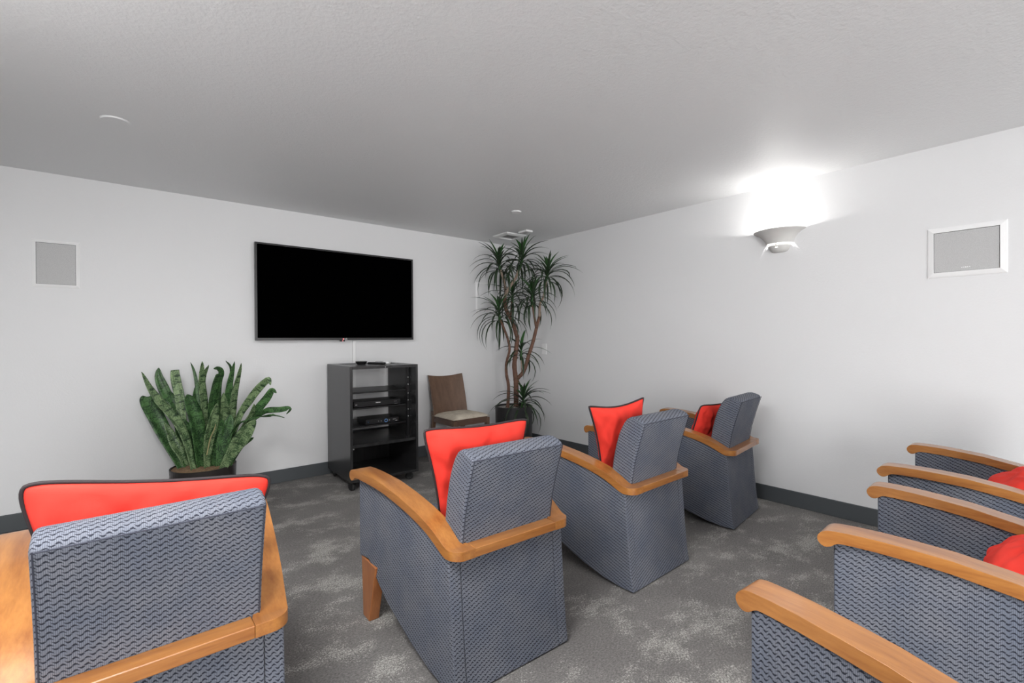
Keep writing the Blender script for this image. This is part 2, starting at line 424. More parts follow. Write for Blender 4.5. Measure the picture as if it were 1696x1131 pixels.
# ------------------------------------------------------------------ pillows
def pillow(ci, corners, thick, label, seed, bow=.03, sag=0.0, rnd=.085):
    """corners: bottom-left, bottom-right, top-right, top-left in the chair's own axes."""
    loc, rz, _ = CH[ci]; Mx = Matrix.Translation(loc) @ Matrix.Rotation(math.radians(rz), 4, 'Z')
    P = [Mx @ Vector(c) for c in corners]
    ctr = sum(P, Vector()) / 4; Q = [p - ctr for p in P]
    nrm = ((Q[2] - Q[0]).cross(Q[3] - Q[1])).normalized()
    root = empty('pillow', ctr); tag(root, label, 'pillow', 'red piped pillows on the armchairs')
    N = 36
    def pt(u, v):
        # concave edges with ears at the corners
        bu = bow * (1 - (2 * v - 1) ** 2); uu = u + (0.5 - u) * 2 * bu
        bv = bow * (1 - (2 * u - 1) ** 2); vv = v + (0.5 - v) * 2 * bv
        p = (Q[0] * (1 - uu) + Q[1] * uu) * (1 - vv) + (Q[3] * (1 - uu) + Q[2] * uu) * vv
        p = p + nrm * sag * (1 - (2 * v - 1) ** 2)
        return p
    # rounded corners: pull the parameter square into a superellipse
    def par(i, j):
        a, b = 2 * i / N - 1, 2 * j / N - 1
        k = 1 - rnd * (a * a * b * b) ** 2.5
        return (a * k + 1) / 2, (b * k + 1) / 2
    bm = bmesh.new(); lay = {}
    for side in (1, -1):
        for i in range(N + 1):
            for j in range(N + 1):
                edge = i in (0, N) or j in (0, N)
                if edge and side == -1: lay[(i, j, -1)] = lay[(i, j, 1)]; continue
                u, v = par(i, j); a, b = 2 * i / N - 1, 2 * j / N - 1
                h = ((1 - a * a) * (1 - b * b)) ** .55 if not edge else 0
                p = pt(u, v)
                wr = noise.noise(Vector((u * 4 + seed, v * 4, side * 3.1))) * .014 + noise.noise(Vector((u * 9 + seed, v * 5 + 4, side))) * .007
                wr -= .010 * max(0, noise.noise(Vector(((u + v) * 7 + seed, (u - v) * 1.5, side * 2.0)))) + .008 * max(0, noise.noise(Vector(((u - v) * 8 + seed, (u + v) * 1.5, 5 + side))))
                # creases running out of the ears
                p = p + nrm * side * (thick / 2 * h + wr * min(1, h * 2.2))
                lay[(i, j, side)] = bm.verts.new(p)
    for side in (1, -1):
        for i in range(N):
            for j in range(N):
                bm.faces.new([lay[(i, j, side)], lay[(i + 1, j, side)], lay[(i + 1, j + 1, side)], lay[(i, j + 1, side)]])
    build('cover', bm, M['red'], root, smooth=True)
    ring = [(i, 0) for i in range(N)] + [(N, j) for j in range(N)] + [(N - i, N) for i in range(N)] + [(0, N - j) for j in range(N)]
    bm = bmesh.new(); tube(bm, [pt(*par(*q)) for q in ring], .0048, 8, closed=True)
    build('piping', bm, M['piping'], root, smooth=True)
    return root
pillow(0, [(-.195, .285, .445), (.185, .285, .445), (.300, .178, .870), (-.278, .170, .960)], .14, 'wide red pillow behind the lower left armchair back, only its upper strip showing', 1.3, bow=.045)
pillow(1, [(-.165, .285, .45), (.19, .285, .45), (.220, .178, .928), (-.320, .170, .944)], .14, 'red pillow leaning in the middle armchair, below the wooden side chair', 4.1, bow=.045, rnd=.06)
pillow(2, [(-.135, .300, .45), (.215, .290, .45), (.10, .175, .938), (-.392, .185, .932)], .14, 'red pillow standing on edge in the third front row armchair', 7.7, bow=.075, rnd=.035)
pillow(3, [(-.17, .36, .47), (.20, .27, .455), (.13, .17, .79), (-.20, .245, .80)], .13, 'red pillow seen edge on in the armchair under the sconce', 2.9)
pillow(5, [(-.22, .455, .525), (.232, .432, .545), (.22, .20, .655), (-.22, .225, .66)], .12, 'red pillow slumped in the right edge armchair, one corner pointing at the camera side', 5.5)
pc6 = pillow(6, [(-.20, .47, .525), (.225, .45, .555), (.21, .215, .66), (-.22, .225, .66)], .12, 'red pillow at the right edge in the chair by the wall, with a pale mark', 9.2)
bm = bmesh.new(); box(bm, -.012, .012, -.016, .016, -.0012, .0012)
tg = build('pale_mark', bm, mat('pale_mark', (.62, .60, .45), .7), pc6.children[0]); tg['label'] = 'pale beige mark'
tg.location = (.10, .03, .075); tg.rotation_euler = (.45, .1, .3)
# ------------------------------------------------------------------ television
tv = empty('television', (1.6296, YA, 1.2696))
tag(tv, 'large black flat screen television hung on the back wall above the black rack', 'television')
W2, H = 1.494 / 2, .846
yb, yf = -.022, -.072
build('back_case', bx(-W2 + .03, W2 - .03, yb - .028, yb, .04, H - .04), M['black_plastic'], tv, bevel=.006)
build('wall_mount', bx(-.25, .25, yb, 0, .25, .62), M['black_metal'], tv, bevel=.003)
bm = bmesh.new()
for a in ((-W2, -W2 + .017, 0, H), (W2 - .017, W2, 0, H), (-W2 + .017, W2 - .017, H - .014, H), (-W2 + .017, W2 - .017, 0, .022)):
    box(bm, a[0], a[1], yf, yb - .025, a[2], a[3])
build('bezel', bm, M['bezel'], tv)
build('screen', bx(-W2 + .016, W2 - .016, yf + .004, yb - .026, .021, H - .013), M['screen'], tv)
def text(name, body, size, m, parent, loc, rot, ext=.0004):
    c = bpy.data.curves.new(name, 'FONT'); c.body = body; c.size = size; c.align_x = 'CENTER'; c.align_y = 'CENTER'; c.extrude = ext
    t_ = bpy.data.objects.new(name, c); COL.objects.link(t_)
    dg = bpy.context.evaluated_depsgraph_get(); me = bpy.data.meshes.new_from_object(t_.evaluated_get(dg))
    bpy.data.objects.remove(t_); bpy.data.curves.remove(c)
    me.materials.clear(); me.materials.append(m)
    o = bpy.data.objects.new(name, me); COL.objects.link(o); o.parent = parent; o.location = loc; o.rotation_euler = rot
    return o
lg = text('logo', 'LG', .022, M['logo'], tv, (.030, yf - .0006, .010), (math.pi / 2, 0, 0))
bm = bmesh.new(); lathe(bm, [(.0001, 0), (.006, 0), (.006, .003), (.0001, .003)], 14)
dot = build('logo_dot', bm, M['led'], lg, loc=None); dot.location = (-.024, 0, 0)
bm = bmesh.new(); box(bm, -.022, .022, yf - .002, yf + .02, -.012, -.0005)
rc = build('sensor', bm, M['bezel'], tv, bevel=.003)
build('standby_lamp', bx(-.004, .004, yf - .0035, yf - .002, -.010, -.004), M['led'], rc)

# cable cover from the television down behind the rack
bm = bmesh.new(); box(bm, 1.747, 1.776, YA - .022, YA, .42, 1.262)
tag(build('cable_cover', bm, M['white'], bevel=.003), 'white plastic cable cover running down the wall from the television', 'cable cover')

# ------------------------------------------------------------------ wall speakers and small fittings
def frame_mesh(w, h, t, b, depth):
    """bevelled picture-frame ring in the xz plane facing -y"""
    bm = bmesh.new()
    def loop(x, z, y): return [bm.verts.new(p) for p in ((-x, y, -z), (x, y, -z), (x, y, z), (-x, y, z))]
    Ls = [loop(w / 2, h / 2, 0), loop(w / 2, h / 2, -depth * .35), loop(w / 2 - .005, h / 2 - .005, -depth * .55), loop(w / 2 - t + .003, h / 2 - b + .003, -depth), loop(w / 2 - t, h / 2 - b, -depth), loop(w / 2 - t, h / 2 - b, 0)]
    for p, q in zip(Ls, Ls[1:]):
        for i in range(4): bm.faces.new((p[i], p[(i + 1) % 4], q[(i + 1) % 4], q[i]))
    return bm
def wall_speaker(loc, rz, w, h, t, label, logo=False, depth=.014):
    r = empty('wall_speaker', loc, rz); tag(r, label, 'speaker')
    build('frame', frame_mesh(w, h, t, t, depth), M['white'], r)
    g = build('grille', bx(-w / 2 + t + .002, w / 2 - t - .002, -depth * .55, -.001, -h / 2 + t + .002, h / 2 - t - .002), M['grille'], r, bevel=.002)
    bm = bmesh.new()
    k = t + .0005
    for x0, x1, z0, z1 in ((-w / 2 + t, w / 2 - t, h / 2 - k - .002, h / 2 - t), (-w / 2 + t, w / 2 - t, -h / 2 + t, -h / 2 + k + .002), (-w / 2 + t, -w / 2 + k + .002, -h / 2 + t, h / 2 - t), (w / 2 - k - .002, w / 2 - t, -h / 2 + t, h / 2 - t)):
        box(bm, x0, x1, -depth * .3, -.0005, z0, z1)
    build('shadow_gap', bm, M['bezel'], r)
    if logo:
        bm = bmesh.new()
        for i in range(5):
            sz = .0032 if i == 2 else .0022
            box(bm, (i - 2) * .0085 - sz, (i - 2) * .0085 + sz, -depth * .55 - .001, -depth * .55 + .001, -h / 2 + t + .022 - sz, -h / 2 + t + .022 + sz)
        build('logo', bm, M['logo'], g)
    return r
wall_speaker((-.346, YA, 1.8115), 0, .243, .327, .020, 'white framed speaker on the back wall at far left, left of the television', depth=.010)
ap = empty('access_panel', (3.356, YA, 1.775)); tag(ap, 'white edged flush panel on the back wall behind the tall dracaena', 'panel')
build('frame', frame_mesh(.243, .345, .018, .018, .010), M['white'], ap)
build('panel_face', bx(-.105, .105, -.004, 0, -.155, .155), M['wall'], ap)
wall_speaker((XB, .443, 1.782), math.radians(-90), .347, .304, .030, 'white framed landscape speaker on the right wall with a small printed logo', True, .011)

pl = empty('wall_plate', (XB, 4.09, 1.149), math.radians(-90)); tag(pl, 'white wall plate on the right wall between the dracaena leaves', 'wall plate')
build('plate', bx(-.041, .041, -.007, 0, -.063, .063), M['white'], pl, bevel=.003)
build('screw', bx(-.003, .003, -.009, -.006, -.003, .003), M['steel'], pl)

# ceiling fittings
def disc(name, loc, r, h, m, label, cat):
    o = empty(name, loc); tag(o, label, cat)
    bm = bmesh.new(); lathe(bm, [(r, 0), (r, -h * .5), (r * .94, -h), (.001, -h)], 40); build('cover', bm, m, o, smooth=False)
    bm = bmesh.new(); lathe(bm, [(r * 1.06, 0), (r * 1.06, -h * .22), (r * .9, -h * .3)], 40); build('rim', bm, M['white'], o)
    return o
disc('ceiling_cover', (-.016, 3.278, CE), .062, .006, M['ceiling'], 'round flat cover plate on the ceiling above the left side', 'ceiling cover')
disc('sprinkler_cover', (2.805, 3.316, CE), .045, .010, M['white'], 'small round sprinkler cover on the ceiling in front of the vent', 'sprinkler')
v = empty('ceiling_vent', (3.386, 4.122, CE), math.radians(-2)); tag(v, 'square white louvred vent in the ceiling near the corner above the dracaena', 'vent')
fm = frame_mesh(.275, .262, .036, .036, .024)
o = build('frame', fm, M['white'], v); o.rotation_euler = (math.radians(-90), 0, 0); o.rotation_euler = (math.radians(90), 0, 0)
build('duct', bx(-.10, .10, -.095, .095, -.0012, 0), M['grille'], v)
for i in range(7):
    y = -.083 + i * .0275
    bm = bmesh.new(); vs_ = box(bm, -.103, .103, y - .010, y + .010, -.0105, -.0085)
    for q in vs_: q.co.z += (q.co.y - y) * .35
    build('slat', bm, M['grille'], v)
d = empty('ceiling_sensor', (3.378, 3.841, CE)); tag(d, 'small white rectangular sensor on the ceiling beside the square vent', 'sensor')
build('body', bx(-.047, .047, -.068, .068, -.022, 0), M['white'], d, bevel=.006)
build('lens', bx(-.02, .02, -.03, .03, -.024, -.021), M['grille'], d, bevel=.001)

# ------------------------------------------------------------------ wall sconces
def make_sconce():
    r = empty('wall_sconce', (0, 0, 0))
    # local: wall plane y = 0, room towards -y
    def half(prof, ky):
        bm = bmesh.new(); V = lathe(bm, prof, 40, math.pi, 2 * math.pi)
        for q in bm.verts: q.co.y *= ky
        return bm
    shade = [(.094, 0), (.099, .014), (.108, .034), (.124, .055), (.150, .078), (.176, .090), (.182, .094), (.183, .099), (.178, .101), (.172, .097), (.148, .085), (.120, .062), (.103, .036), (.094, .016), (.090, 0), (.094, 0)]
    build('shade', half(shade, .86), M['gypsum'], r, smooth=True)
    cup = [(.0005, -.066), (.034, -.065), (.052, -.060), (.064, -.048), (.076, -.026), (.082, -.014), (.078, -.014), (.070, -.026), (.058, -.046), (.044, -.055), (.0005, -.058)]
    build('lower_cup', half(cup, .88), M['gypsum'], r, smooth=True)
    for a0, a1 in ((1.09, 1.45), (1.545, 1.91)):         # added glowing strips imitate the lit slot, left and right of the bracket
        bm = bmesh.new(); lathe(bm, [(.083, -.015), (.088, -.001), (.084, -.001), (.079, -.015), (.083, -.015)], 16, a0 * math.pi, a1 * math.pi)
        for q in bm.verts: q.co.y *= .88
        build('slot_glow', bm, M['slot_glow'], r, smooth=True)
    build('bracket', bx(-.009, .009, -.074, -.060, -.03, .006), M['gypsum'], r, bevel=.002)
    build('back_plate', bx(-.05, .05, -.012, 0, -.05, .075), M['gypsum'], r, bevel=.003)
    bm = bmesh.new(); lathe(bm, [(.0005, -.035), (.012, -.033), (.016, -.02), (.016, .055), (.012, .066), (.0005, .068)], 16)
    b = build('bulb', bm, M['bulb'], r, smooth=True); b.location = (0, -.055, 0)
    return r
SZ = 1.983
sc0 = make_sconce()
places = [((XB, 1.475, SZ), -90, 'grey plaster uplight sconce on the right wall throwing light up on the ceiling'),
          ((XL, 1.475, SZ), 90, 'plaster sconce on the left wall, outside the picture'),
          ((XB, -1.3, SZ), -90, 'plaster sconce on the right wall behind the camera'),
          ((XL, -1.3, SZ), 90, 'plaster sconce on the left wall behind the camera')]
for i, (loc, rz, label) in enumerate(places):
    o = sc0 if i == 0 else copy_tree(sc0)
    o.location = loc; o.rotation_euler = (0, 0, math.radians(rz)); tag(o, label, 'sconce', 'plaster wall sconces')
    l = bpy.data.lights.new('sconce_lamp', 'POINT'); l.energy = SCONCE_W[i]; l.shadow_soft_size = .018; l.color = (1, .985, .96)
    lo = bpy.data.objects.new('sconce_lamp', l); COL.objects.link(lo)
    nx = -1 if rz == -90 else 1
    lo.location = (loc[0] + nx * .105, loc[1], SZ + .082)

# ------------------------------------------------------------------ equipment rack
rk = empty('equipment_rack', (1.4568, 3.8706, 0), -.0374)
tag(rk, 'black open fronted equipment rack on casters under the television', 'rack')
RW, RD, Z0, Z1 = .6164, .6288, .075, 1.0468
T = .022
for x0 in (0, RW - T): build('side_panel', bx(x0, x0 + T, 0, RD, Z0, Z1), M['black'], rk, bevel=.002)
bm = bmesh.new()
for a in ((T, RW - T, 0, .16), (T, RW - T, RD - .05, RD), (T, T + .06, .16, RD - .05), (RW - T - .06, RW - T, .16, RD - .05)): box(bm, a[0], a[1], a[2], a[3], Z1 - .024, Z1)
build('top_panel', bm, M['black'], rk)
build('top_vent', bx(T + .05, RW - T - .05, .15, RD - .045, Z1 - .022, Z1 - .004), M['black_metal'], rk)
build('top_screw', bx(RW / 2 - .003, RW / 2 + .003, -.0015, .001, Z1 - .016, Z1 - .010), M['steel'], rk)
build('bottom_panel', bx(T, RW - T, 0, RD, Z0, Z0 + .022), M['black'], rk, bevel=.002)
build('lower_back_panel', bx(T, RW - T, RD - .02, RD - .006, Z0 + .022, .40), M['black'], rk)
build('middle_shelf', bx(T, RW - T, .006, RD - .04, .362, .388), M['black'], rk, bevel=.002)
for x in (T + .002, RW - T - .022):
    rl = build('rack_rail', bx(x, x + .02, .135, .165, .39, Z1 - .026), M['black_metal'], rk)
    for z in (.923, .858, .776, .712, .628, .564):
        bm = bmesh.new(); lathe(bm, [(.0002, -.003), (.0045, -.002), (.0052, 0)], 10)
        s_ = build('screw', bm, M['steel'], rl, smooth=True); s_.location = (x + .010, .135, z); s_.rotation_euler = (math.radians(-90), 0, 0)
for z in (.812, .674, .514):
    build('shelf', bx(T + .004, RW - T - .004, .165, .60, z - .012, z), M['black_metal'], rk, bevel=.002)
for z in (.254, .226, .198, .17, .142, .114):
    for y in (.13,):
        bm = bmesh.new(); lathe(bm, [(.0002, -.0012), (.003, -.0008), (.0036, 0)], 8)
        s_ = build('shelf_pin', bm, M['steel'], rk); s_.location = (RW - T, y, z); s_.rotation_euler = (0, math.radians(-90), 0)
build('bracket', bx(T, T + .022, .03, .05, .345, .360), M['steel'], rk, bevel=.002)
def caster(x, y, ang):
    c = empty('caster', (x, y, 0), ang); c.parent = rk
    bm = bmesh.new(); lathe(bm, [(.0003, -.013), (.024, -.015), (.034, -.010), (.035, 0), (.034, .010), (.024, .015), (.0003, .013)], 24)
    wv_ = build('wheel', bm, M['rubber'], c); wv_.rotation_euler = (0, math.radians(90), 0); wv_.location = (0, .012, .035)
    bm = bmesh.new(); box(bm, -.020, -.016, -.012, .034, .024, .066); box(bm, .016, .020, -.012, .034, .024, .066); box(bm, -.020, .020, -.016, .034, .062, .0745)
    build('fork', bm, M['black_plastic'], c, bevel=.002)
for x, y, a in ((.035, .045, .5), (RW - .055, .05, .9), (.045, RD - .06, -.4), (RW - .05, RD - .06, .3)): caster(x, y, a)

def rack_local(x, y, z):
    c, s = math.cos(-.0374), math.sin(-.0374); return (1.4568 + x * c - y * s, 3.8706 + x * s + y * c, z)
dv = empty('disc_player', rack_local(.31, .175, .675), -.0374); tag(dv, 'slim black disc player on the second shelf of the rack', 'player')
build('case', bx(-.215, .215, .006, .21, .004, .052), M['black_metal'], dv, bevel=.003)
fp = build('front_panel', bx(-.215, .215, 0, .006, .004, .050), M['black_plastic'], dv, bevel=.002)
bm = bmesh.new()
for i in range(6): box(bm, -.021 + i * .0075, -.016 + i * .0075, -.0006, 0, .030, .037)
build('logo', bm, M['logo'], fp)
bm = bmesh.new()
for x in (-.203, -.193): box(bm, x - .003, x + .003, -.001, 0, .022, .030)
for x in (.158, .172): box(bm, x - .002, x + .002, -.001, 0, .030, .034)
for x in (.160, .170, .180): box(bm, x - .003, x + .003, -.001, 0, .010, .013)
build('button', bm, M['silver'], fp)
for x in (-.18, .18):
    bm = bmesh.new(); lathe(bm, [(.012, 0), (.012, .005)], 10, cap=True); f_ = build('foot', bm, M['rubber'], dv); f_.location = (x, .1, 0)
st = empty('set_top_box', rack_local(.345, .155, .515), -.0374); tag(st, 'black set top box with a dim blue display on the third shelf of the rack', 'set top box')
build('case', bx(-.155, .155, .004, .23, .004, .050), M['black_metal'], st, bevel=.003)
fp = build('front_panel', bx(-.153, .153, 0, .006, .006, .048), M['black_plastic'], st, bevel=.002)
bm = bmesh.new(); box(bm, -.136, -.132, -.001, 0, .026, .031)
lathe(bm, [(.011, 0), (.013, .001), (.015, 0)], 16)
for q in bm.verts:
    if q.co.y > -.02 and abs(q.co.x) < .02: q.co.x, q.co.y, q.co.z = q.co.x + .03, -.0008 - q.co.z * .1, q.co.y + .027
build('display', bm, M['blue_led'], fp)
bm = bmesh.new()
for x in (-.04, -.015, .062): box(bm, x - .002, x + .002, -.001, 0, .024, .032)
box(bm, .095, .125, -.001, 0, .030, .033); box(bm, .118, .138, -.001, 0, .016, .020)
build('button', bm, M['grille'], fp)
for x in (-.12, .12):
    bm = bmesh.new(); lathe(bm, [(.010, 0), (.010, .005)], 10, cap=True); f_ = build('foot', bm, M['rubber'], st); f_.location = (x, .1, 0)

hb = empty('microphone_puck', rack_local(.19, .26, Z1)); tag(hb, 'round black puck shaped device on the top of the rack', 'device')
bm = bmesh.new(); lathe(bm, [(.0005, .0), (.034, 0), (.042, .012), (.052, .027), (.050, .031), (.044, .032), (.0005, .031)], 32); build('body', bm, M['black_plastic'], hb, smooth=False)
bm = bmesh.new(); lathe(bm, [(.0005, .0335), (.030, .0335), (.036, .0318)], 28); build('top_pad', bm, M['grille'], hb)
rm = empty('remote_control', rack_local(.325, .24, Z1), .55); tag(rm, 'black remote control lying on the rack beside the puck shaped device', 'remote')
build('body', bx(-.022, .022, -.085, .085, 0, .020), M['black_plastic'], rm, bevel=.008, seg=3)
for i in range(3):
    for j in range(5): build('button', bx(-.013 + i * .010, -.007 + i * .010, -.05 + j * .022, -.04 + j * .022, .0195, .0215), M['grille'], rm)
wr_ = empty('white_remote', rack_local(.40, .30, Z1), .75); tag(wr_, 'white remote control lying on the rack beside the black one', 'remote')
build('body', bx(-.026, .026, -.075, .075, 0, .022), M['white'], wr_, bevel=.007, seg=3)
build('keypad', bx(-.017, .017, -.01, .06, .0215, .0235), M['black_plastic'], wr_, bevel=.001)

# ------------------------------------------------------------------ wooden side chair
sc = empty('side_chair', (2.8067, 4.0434, 0), .0467)
tag(sc, 'walnut side chair with a cream seat between the rack and the dracaena', 'chair')
wf, wb, D, ZS = .4683, .4355, .428, .452
for s in (-1, 1):
    bm = bmesh.new(); R = []
    for z, g in ((0, 0), (.440, .007)):
        x1 = s * wf / 2; x0 = s * (wf / 2 - .034 - g); R.append([(x0, .002, z), (x1, .002, z), (x1, .038 + g, z), (x0, .038 + g, z)])
    rings(bm, R); build('leg', bm, M['walnut'], sc, bevel=.003)
    bm = bmesh.new(); R = []
    for z, y in ((0, D + .050), (.20, D + .015), (.40, D - .028), (.50, D - .024)):
        x1 = s * wb / 2; x0 = s * (wb / 2 - .036); R.append([(x0, y, z), (x1, y, z), (x1, y + .042, z), (x0, y + .042, z)])
    rings(bm, R); build('leg', bm, M['walnut'], sc, bevel=.003)
build('front_apron', bx(-wf / 2 + .036, wf / 2 - .036, .004, .026, .386, .450), M['walnut_x'], sc, bevel=.002)
build('rear_apron', bx(-wb / 2 + .038, wb / 2 - .038, D - .02, D, .386, .450), M['walnut_x'], sc, bevel=.002)
for s in (-1, 1):
    bm = bmesh.new(); R = []
    for y, x in ((.04, wf / 2), (D - .03, wb / 2)): R.append([(s * (x - .024), y, .386), (s * (x - .002), y, .386), (s * (x - .002), y, .450), (s * (x - .024), y, .450)])
    rings(bm, R); build('side_apron', bm, M['walnut_x'], sc, bevel=.002)
bm = bmesh.new(); N = 14; G = {}
for i in range(N + 1):
    for j in range(N + 1):
        a, b2 = 2 * i / N - 1, 2 * j / N - 1
        y = (b2 + 1) / 2 * (D - .012); x = a * (wf / 2 + (wb - wf) / 2 * (b2 + 1) / 2)
        G[i, j] = bm.verts.new((x, y, .456 + .040 * ((1 - a ** 4) * (1 - b2 ** 4)) ** .6))
for i in range(N):
    for j in range(N): bm.faces.new((G[i, j], G[i + 1, j], G[i + 1, j + 1], G[i, j + 1]))
bd = [G[i, 0] for i in range(N + 1)] + [G[N, j] for j in range(1, N + 1)] + [G[i, N] for i in range(N - 1, -1, -1)] + [G[0, j] for j in range(N - 1, 0, -1)]
lo_ = [bm.verts.new((q.co.x, q.co.y, .450)) for q in bd]
for i in range(len(bd)):
    j = (i + 1) % len(bd); bm.faces.new((bd[j], bd[i], lo_[i], lo_[j]))
bm.faces.new(lo_)
build('seat_cushion', bm, M['cream'], sc, smooth=True)
# bent plywood back: leans back and is dished across its width
bm = bmesh.new(); R = []
NX, NZ = 12, 8
F_, B_ = {}, {}
for j in range(NZ + 1):
    q = j / NZ; z = .425 + (.885 - .425) * q
    y = D - .02 + .105 * q ** 1.25; hwid = wb / 2 + .004 + .004 * q
    for i in range(NX + 1):
        a = 2 * i / NX - 1; dish = .030 * (1 - a * a)
        zz = z - (.022 * (1 - a * a) if j == NZ else 0)
        F_[i, j] = bm.verts.new((a * hwid, y + dish - .030, zz)); B_[i, j] = bm.verts.new((a * hwid, y + dish - .030 + .016, zz))
for i in range(NX):
    for j in range(NZ):
        bm.faces.new((F_[i, j], F_[i + 1, j], F_[i + 1, j + 1], F_[i, j + 1])); bm.faces.new((B_[i, j], B_[i, j + 1], B_[i + 1, j + 1], B_[i + 1, j]))
for i in range(NX):
    bm.faces.new((F_[i, 0], B_[i, 0], B_[i + 1, 0], F_[i + 1, 0])); bm.faces.new((F_[i, NZ], F_[i + 1, NZ], B_[i + 1, NZ], B_[i, NZ]))
for j in range(NZ):
    bm.faces.new((F_[0, j], F_[0, j + 1], B_[0, j + 1], B_[0, j])); bm.faces.new((F_[NX, j], B_[NX, j], B_[NX, j + 1], F_[NX, j + 1]))
build('back_panel', bm, M['walnut'], sc, smooth=False, bevel=.002)
SNAKE=[
( [[0.348, 4.266, 0.29], [0.273, 4.357, 0.484], [0.198, 4.447, 0.701], [0.139, 4.524, 0.829], [0.136, 4.53, 0.852]], 0.107, 'd' ),
( [[0.401, 4.151, 0.29], [0.358, 4.192, 0.535], [0.304, 4.243, 0.688], [0.208, 4.329, 0.823], [0.153, 4.379, 0.922], [0.114, 4.418, 1.042]], 0.088, 'l' ),
( [[0.35, 4.385, 0.29], [0.317, 4.421, 0.757], [0.257, 4.479, 0.87], [0.22, 4.517, 0.983], [0.224, 4.521, 1.065]], 0.074, 'd' ),
( [[0.401, 4.343, 0.29], [0.348, 4.376, 0.75], [0.324, 4.386, 0.919], [0.313, 4.383, 1.05]], 0.065, 'l' ),
( [[0.453, 4.179, 0.29], [0.427, 4.196, 0.607], [0.392, 4.219, 0.799], [0.371, 4.23, 0.873]], 0.116, 'd' ),
( [[0.507, 4.374, 0.29], [0.487, 4.332, 0.722], [0.47, 4.287, 0.963], [0.465, 4.232, 1.115]], 0.065, 'l' ),
( [[0.494, 4.265, 0.29], [0.469, 4.302, 0.633], [0.444, 4.338, 0.952], [0.407, 4.383, 1.103]], 0.028, 'd' ),
( [[0.513, 4.49, 0.29], [0.496, 4.427, 0.71], [0.489, 4.354, 0.986], [0.514, 4.255, 1.085]], 0.035, 'l' ),
( [[0.538, 4.229, 0.29], [0.523, 4.218, 0.713], [0.536, 4.184, 0.919], [0.555, 4.143, 1.018]], 0.079, 'd' ),
( [[0.481, 4.156, 0.29], [0.492, 4.116, 0.547], [0.512, 4.067, 0.696], [0.536, 4.015, 0.816]], 0.088, 'l' ),
( [[0.564, 4.304, 0.29], [0.595, 4.192, 0.661], [0.596, 4.105, 0.783], [0.577, 4.034, 0.887]], 0.058, 'l' ),
( [[0.611, 4.288, 0.29], [0.628, 4.25, 0.669], [0.641, 4.214, 0.891], [0.668, 4.167, 1.11]], 0.058, 'd' ),
( [[0.633, 4.27, 0.29], [0.652, 4.213, 0.671], [0.669, 4.157, 0.893], [0.7, 4.088, 1.098]], 0.073, 'l' ),
( [[0.602, 4.224, 0.29], [0.682, 4.147, 0.657], [0.754, 4.077, 0.809], [0.826, 4.007, 0.931], [0.864, 3.964, 0.974], [0.874, 3.944, 0.928]], 0.063, 'l' ),
( [[0.588, 4.187, 0.29], [0.696, 4.084, 0.561], [0.781, 4.0, 0.721], [0.836, 3.94, 0.824], [0.87, 3.897, 0.895], [0.894, 3.862, 0.871]], 0.061, 'd' ),
( [[0.581, 4.193, 0.29], [0.681, 4.093, 0.561], [0.779, 3.993, 0.684], [0.841, 3.924, 0.742], [0.915, 3.843, 0.753], [0.968, 3.78, 0.759], [0.943, 3.782, 0.72]], 0.043, 'd' ),
( [[0.567, 4.205, 0.29], [0.657, 4.094, 0.602], [0.723, 4.001, 0.671], [0.787, 3.909, 0.698], [0.865, 3.807, 0.716], [0.916, 3.726, 0.704]], 0.041, 'd' ),
( [[0.572, 4.105, 0.29], [0.649, 4.001, 0.497], [0.707, 3.914, 0.603], [0.746, 3.841, 0.698]], 0.104, 'l' ),
( [[0.611, 4.121, 0.29], [0.675, 4.063, 0.455], [0.718, 4.024, 0.502], [0.761, 3.983, 0.544]], 0.045, 'd' ),
( [[0.457, 4.176, 0.29], [0.492, 4.107, 0.512], [0.513, 4.049, 0.608], [0.519, 4.003, 0.667]], 0.012, 's' ),
( [[0.616, 4.212, 0.29], [0.689, 4.091, 0.542], [0.737, 3.989, 0.699], [0.756, 3.911, 0.802]], 0.058, 'l' ),
( [[0.589, 4.427, 0.29], [0.598, 4.359, 0.883], [0.599, 4.297, 1.013], [0.571, 4.258, 1.054], [0.538, 4.223, 1.059]], 0.041, 'd' ),
( [[0.647, 4.53, 0.29], [0.67, 4.464, 0.839], [0.671, 4.328, 1.046], [0.623, 4.231, 1.116]], 0.022, 'd' ),
( [[0.416, 4.258, 0.29], [0.402, 4.269, 0.498], [0.375, 4.292, 0.609], [0.347, 4.314, 0.683]], 0.088, 'd' ),
( [[0.515, 4.176, 0.29], [0.521, 4.157, 0.462], [0.549, 4.121, 0.602], [0.569, 4.091, 0.686]], 0.098, 'd' ),
( [[0.551, 4.147, 0.29], [0.581, 4.134, 0.457], [0.613, 4.121, 0.603], [0.629, 4.119, 0.713]], 0.093, 'd' ),
( [[0.373, 4.294, 0.29], [0.33, 4.316, 0.445], [0.287, 4.338, 0.54], [0.245, 4.359, 0.661]], 0.074, 'l' ),
( [[0.466, 4.289, 0.29], [0.449, 4.335, 0.631], [0.431, 4.382, 0.798], [0.45, 4.399, 0.929]], 0.065, 'd' ),
]
